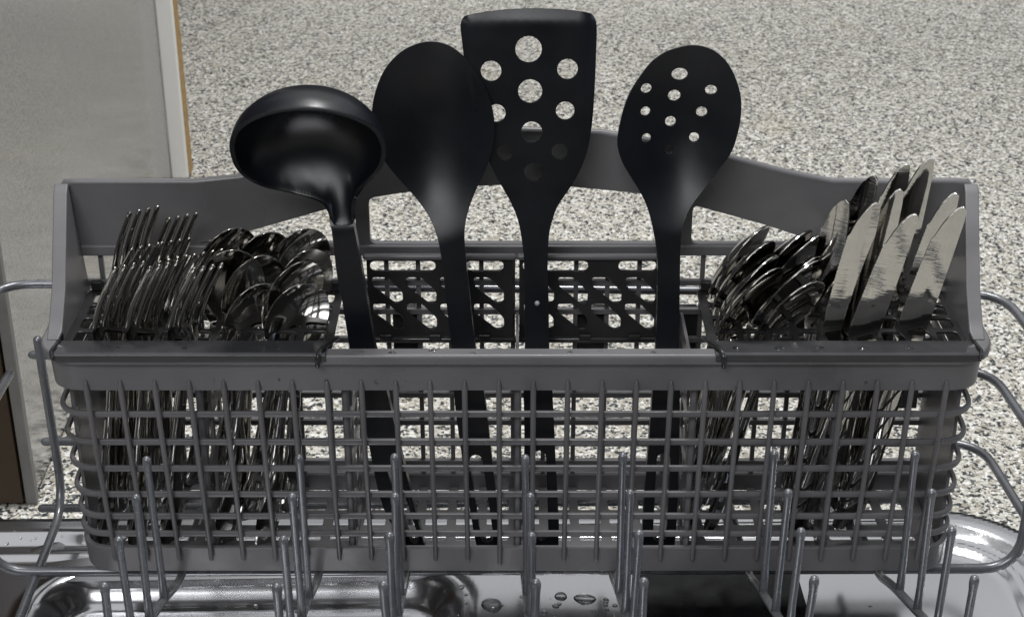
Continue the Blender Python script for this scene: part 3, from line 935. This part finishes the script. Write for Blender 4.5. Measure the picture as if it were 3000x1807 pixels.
def proto_knife():
    t = thing('knife', (0, 0, 0))
    ol = [(0.0075, -0.020), (0.0085, 0.0), (0.0088, 0.025), (0.0086, 0.050), (0.0082, 0.070), (0.0072, 0.0765), (0.0050, 0.0780), (0.0020, 0.0765), (-0.0020, 0.0720), (-0.0050, 0.0660), (-0.0070, 0.0600)]
    z = 0.058
    n = 0
    while z > 0.018:    # serrated cutting edge
        ol.append((-0.0078 - 0.0032 * (1 - ((z - 0.010) / 0.055) ** 2) + (0.00045 if n % 2 else 0), z))
        z -= 0.0011
        n += 1
    ol += [(-0.0108, 0.014), (-0.0105, 0.004), (-0.0090, -0.006), (-0.0066, -0.012), (-0.0060, -0.020)]
    def th(u, v):
        return 0.00075 * (0.25 + 0.75 * sstep(-0.0105, 0.002, u))
    ol = [(a * 1000, b * 1000) for a, b in ol]
    plate('blade', ol, [], lambda u, v: Vector((u / 1000 * 0.9, -th(u / 1000, v), v / 1000)), lambda u, v: Vector((u / 1000 * 0.9, th(u / 1000, v), v / 1000)), 'blade', t, s=3.0, bevel=0.00025, seg=1)
    st = [(0.0008, 0, z, w_, h_) for z, w_, h_ in ((-0.124, 0.0050, 0.0020), (-0.121, 0.0078, 0.0034), (-0.100, 0.0084, 0.0038), (-0.060, 0.0072, 0.0034), (-0.030, 0.0064, 0.0030), (-0.016, 0.0062, 0.0020), (-0.012, 0.0060, 0.0012))]
    v, f = loft(st)
    mk('handle', v, f, 'cut', t, smooth=60)
    return t

def place(proto, used, tipw, tip_local, rot, leanx, leany, roll=0.0, label='', cat='', group=''):
    """stand a copy so that its tip reaches tipw; leanx: degrees towards +x, leany: degrees towards the back"""
    o = proto if not used else copy_tree(proto)
    R = Matrix.Rotation(math.radians(leanx), 4, 'Y') @ Matrix.Rotation(-math.radians(leany), 4, 'X') @ Matrix.Rotation(math.radians(rot), 4, 'Z')
    loc = Vector(tipw) - (R @ Vector(tip_local))
    o.matrix_world = Matrix.Translation(loc) @ R
    tag(o, label, cat, group)
    return o

FORK, SPOON, KNIFE = proto_fork(), proto_spoon(0.06), proto_knife()
SPOON2 = proto_spoon(0.27)
forks = [
    ((-0.1978, 0.778, 0.3869), 37, 9, 'front row of forks, nearest the left basket wall'),
    ((-0.1800, 0.778, 0.3874), 37, 9, 'front row of forks, in the middle of the three'),
    ((-0.1571, 0.778, 0.3864), 36, 10, 'front row of forks, nearest the spoons'),
    ((-0.1947, 0.803, 0.3862), 38, 10, 'middle row of forks, nearest the left basket wall'),
    ((-0.1786, 0.795, 0.3826), 38, 9, 'middle of the cluster, just behind the central front fork'),
    ((-0.1619, 0.805, 0.3819), 36, 10, 'middle row of forks, beside the spoons'),
    ((-0.1986, 0.825, 0.3978), 34, 6, 'back row of forks, tallest and farthest left'),
    ((-0.1778, 0.825, 0.3942), 36, 7, 'back row of forks, right of the tallest fork'),
    ((-0.1802, 0.812, 0.3854), 38, 8, 'second row from the back, below the right tall fork'),
]
for i, (p, r, l, s) in enumerate(forks):
    place(FORK, i, p, (0, -0.0118, 0.0498), r + 6 + random.uniform(-3, 3), l - 1 + random.uniform(-1.5, 1.5), 2 + random.uniform(-2, 2), label='polished steel fork in the ' + s, cat='fork', group='forks in the left lid')
spl = [
    ((-0.1304, 0.787, 0.3709), 30, 13, 'front row, left of the two front spoons'),
    ((-0.1083, 0.787, 0.3711), 30, 13, 'front row, right of the two front spoons'),
    ((-0.1481, 0.799, 0.3849), 14, 4, 'middle row, touching the fork tines'),
    ((-0.1323, 0.806, 0.3785), 38, 14, 'middle row, second from the forks'),
    ((-0.1094, 0.800, 0.3779), 36, 13, 'middle row, just behind the right front spoon'),
    ((-0.1082, 0.813, 0.3789), 40, 8, 'third row, nearest the ladle handle'),
    ((-0.1502, 0.830, 0.3839), 32, 12, 'back row, nearest the forks'),
    ((-0.1320, 0.830, 0.3814), 30, 12, 'back row, between two other back spoons'),
    ((-0.1108, 0.830, 0.3834), 32, 12, 'back row, beside the ladle handle'),
]
for i, (p, r, l, s) in enumerate(spl):
    place(SPOON, i, p, (0, -0.0065, 0.0440), r + random.uniform(-4, 4), l - 1 + random.uniform(-2, 2), 2, label='shiny steel spoon left of the ladle, ' + s, cat='spoon', group='spoons in the left lid')
spr = [
    ((0.1381, 0.830, 0.3849), 64, 22, 'farthest back in the left column'),
    ((0.1387, 0.815, 0.3825), 62, 22, 'second from the back in the left column'),
    ((0.1389, 0.800, 0.3808), 60, 22, 'third from the back in the left column'),
    ((0.1381, 0.785, 0.3808), 54, 22, 'frontmost in the left column'),
    ((0.1619, 0.830, 0.3824), 60, 26, 'back row of the right column'),
    ((0.1718, 0.833, 0.3797), 62, 28, 'back corner beside the dark knives'),
    ((0.1636, 0.810, 0.3762), 64, 28, 'right column, farther of a touching pair'),
    ((0.1631, 0.800, 0.3788), 62, 28, 'right column, nearer of a touching pair'),
    ((0.1598, 0.785, 0.3733), 46, 26, 'frontmost in the right column, bowl seen from inside'),
]
for i, (p, r, l, s) in enumerate(spr):
    place(SPOON2, i, p, (0, -0.0116, 0.0440), r - 9 + random.uniform(-4, 4), l - 12, 1, label='edge-on steel spoon left of the knives, ' + s, cat='spoon', group='spoons in the right lid')
kn = [
    ((0.1747, 0.800, 0.4134), -38, 3, 'dark-looking, leftmost of the knives beside the spoons'),
    ((0.1945, 0.826, 0.4161), -48, 8, 'dark-looking, standing behind the leftmost knife'),
    ((0.1885, 0.790, 0.4160), 9, 7, 'front row, second from the left with serrations showing'),
    ((0.2134, 0.836, 0.4193), 16, 7, 'back row, second tallest with a dark lower half'),
    ((0.2060, 0.815, 0.4133), 20, 6, 'middle row, between the two tallest knives'),
    ((0.2244, 0.830, 0.4250), 15, 6, 'back row, the tallest of all'),
    ((0.2083, 0.787, 0.4110), 13, 13, 'front row, broad bright blade in the centre'),
    ((0.2358, 0.815, 0.4112), 18, 10, 'middle row, near the right basket wall'),
    ((0.2335, 0.790, 0.4137), 12, 12, 'front row, nearest the right basket wall'),
]
for i, (p, r, l, s) in enumerate(kn):
    place(KNIFE, i, p, (0.005, 0, 0.078), r, l, 1, label='steel table knife, ' + s, cat='knife', group='knives in the right lid')

# ------------------------------------------------------------------ water drops
def drop(x, y, z, r, h, label, group, nrm=None, sx=1.0, sy=1.0):
    V, F = [(0, 0, h)], []
    NR, NP = 6, 14
    ph0 = random.random() * 6
    for i in range(1, NR + 1):
        a = math.pi / 2 * i / NR
        for k in range(NP):
            b = 2 * math.pi * k / NP
            q = 1 + 0.07 * math.sin(2 * b + ph0) + 0.05 * math.sin(3 * b + 2 * ph0)
            V.append((r * sx * q * math.sin(a) ** 0.8 * math.cos(b), r * sy * q * math.sin(a) ** 0.8 * math.sin(b), h * math.cos(a)))
    for k in range(NP):
        F.append((0, 1 + k, 1 + (k + 1) % NP))
    for i in range(NR - 1):
        for k in range(NP):
            F.append((1 + i * NP + k, 1 + i * NP + (k + 1) % NP, 1 + (i + 1) * NP + (k + 1) % NP, 1 + (i + 1) * NP + k))
    F.append(tuple(1 + (NR - 1) * NP + k for k in range(NP)))
    o = mk('water_drop', V, F, 'water', None, smooth=80)
    o.location = (x, y, z - 0.0003)
    if nrm:
        o.rotation_euler = Vector(nrm).to_track_quat('Z', 'Y').to_euler()
    tag(o, label, 'water drop', group)
    return o
def ddrop(x, y, r, h=None, sx=1.0, sy=1.0):
    p = ry((x, y, 0))
    zz_ = door_z(x, y)
    gx = (door_z(x + 0.002, y) - door_z(x - 0.002, y)) / 0.004
    gy = (door_z(x, y + 0.002) - door_z(x, y - 0.002)) / 0.004
    if y > 0.84:
        lab, grp = 'clear water drop on the far left lip of the steel door', 'water drops on the far door lip'
    elif x < -0.02:
        lab, grp = 'clear water drop in the steel basin left of the door centre', 'water drops in the door basin'
    elif x < 0.074:
        lab, grp = 'clear water drop on the flat steel between basin and dark reflection', 'water drops on the flat door centre'
    else:
        lab, grp = 'clear water drop on the door at or right of the dark reflection', 'water drops on the right of the door'
    drop(p[0], p[1], zz_ - 0.0001, r, h or r * 0.75, lab, grp, (-gx, -gy, 1), sx, sy)
for a in ((-0.012, 0.795, 0.0060, 0.0030, 1.0, 1.15), (0.029, 0.803, 0.0036), (0.043, 0.800, 0.0055, 0.0026, 1.25, 0.8), (0.064, 0.806, 0.0028), (0.006, 0.803, 0.0015), (0.0, 0.782, 0.0016),
          (-0.060, 0.793, 0.0022), (-0.051, 0.793, 0.0017), (-0.066, 0.785, 0.0018), (-0.155, 0.775, 0.0036), (-0.165, 0.766, 0.0034), (-0.092, 0.770, 0.0040), (-0.085, 0.768, 0.0034), (-0.226, 0.773, 0.0042), (-0.210, 0.771, 0.0042),
          (0.083, 0.765, 0.0042), (-0.24, 0.862, 0.0042), (-0.262, 0.866, 0.0014), (-0.20, 0.862, 0.0015), (-0.285, 0.85, 0.0020), (0.21, 0.79, 0.0012), (0.18, 0.772, 0.0016), (0.024, 0.785, 0.0012), (0.05, 0.777, 0.0012), (-0.027, 0.803, 0.0013)):
    ddrop(*a)
for k in range(30):
    ddrop(random.uniform(-0.02, 0.07), random.uniform(0.773, 0.803), random.uniform(0.0006, 0.0021))
for k in range(22):
    ddrop(random.uniform(-0.24, -0.02), random.uniform(0.778, 0.815), random.uniform(0.0007, 0.0022))
for k in range(24):
    ddrop(random.uniform(-0.31, -0.20), random.uniform(0.848, 0.872), random.uniform(0.0006, 0.0013))
for x in (-0.078, -0.041, -0.020, 0.030, 0.046, 0.073, -0.062):
    drop(x, 0.758 + random.uniform(0, 0.003), 0.3452, random.uniform(0.0010, 0.0021), 0.0008, 'small water drop on the front rim between the two lids', 'water drops on the front rim', None, 1.3, 0.8)
for x in (0.117, 0.139, 0.160, 0.182, 0.206):
    drop(x, 0.7622, LZ + 0.0056, 0.0024, 0.0014, 'round water drop on the lip of the right lid', 'water drops on the right lid', None, 1.1, 0.9)
for x in (-0.17, -0.122, -0.205):
    drop(x, 0.7622, LZ + 0.0056, 0.0014, 0.0009, 'tiny water drop on the lip of the left lid', 'water drops on the left lid')
for k in range(16):
    drop(random.uniform(-0.22, 0.22), 0.7597, random.uniform(0.324, 0.336), random.uniform(0.0005, 0.0011), 0.0005, 'tiny water bead clinging to the upper front band of the basket', 'water beads on the front band', (0, -1, 0.05))
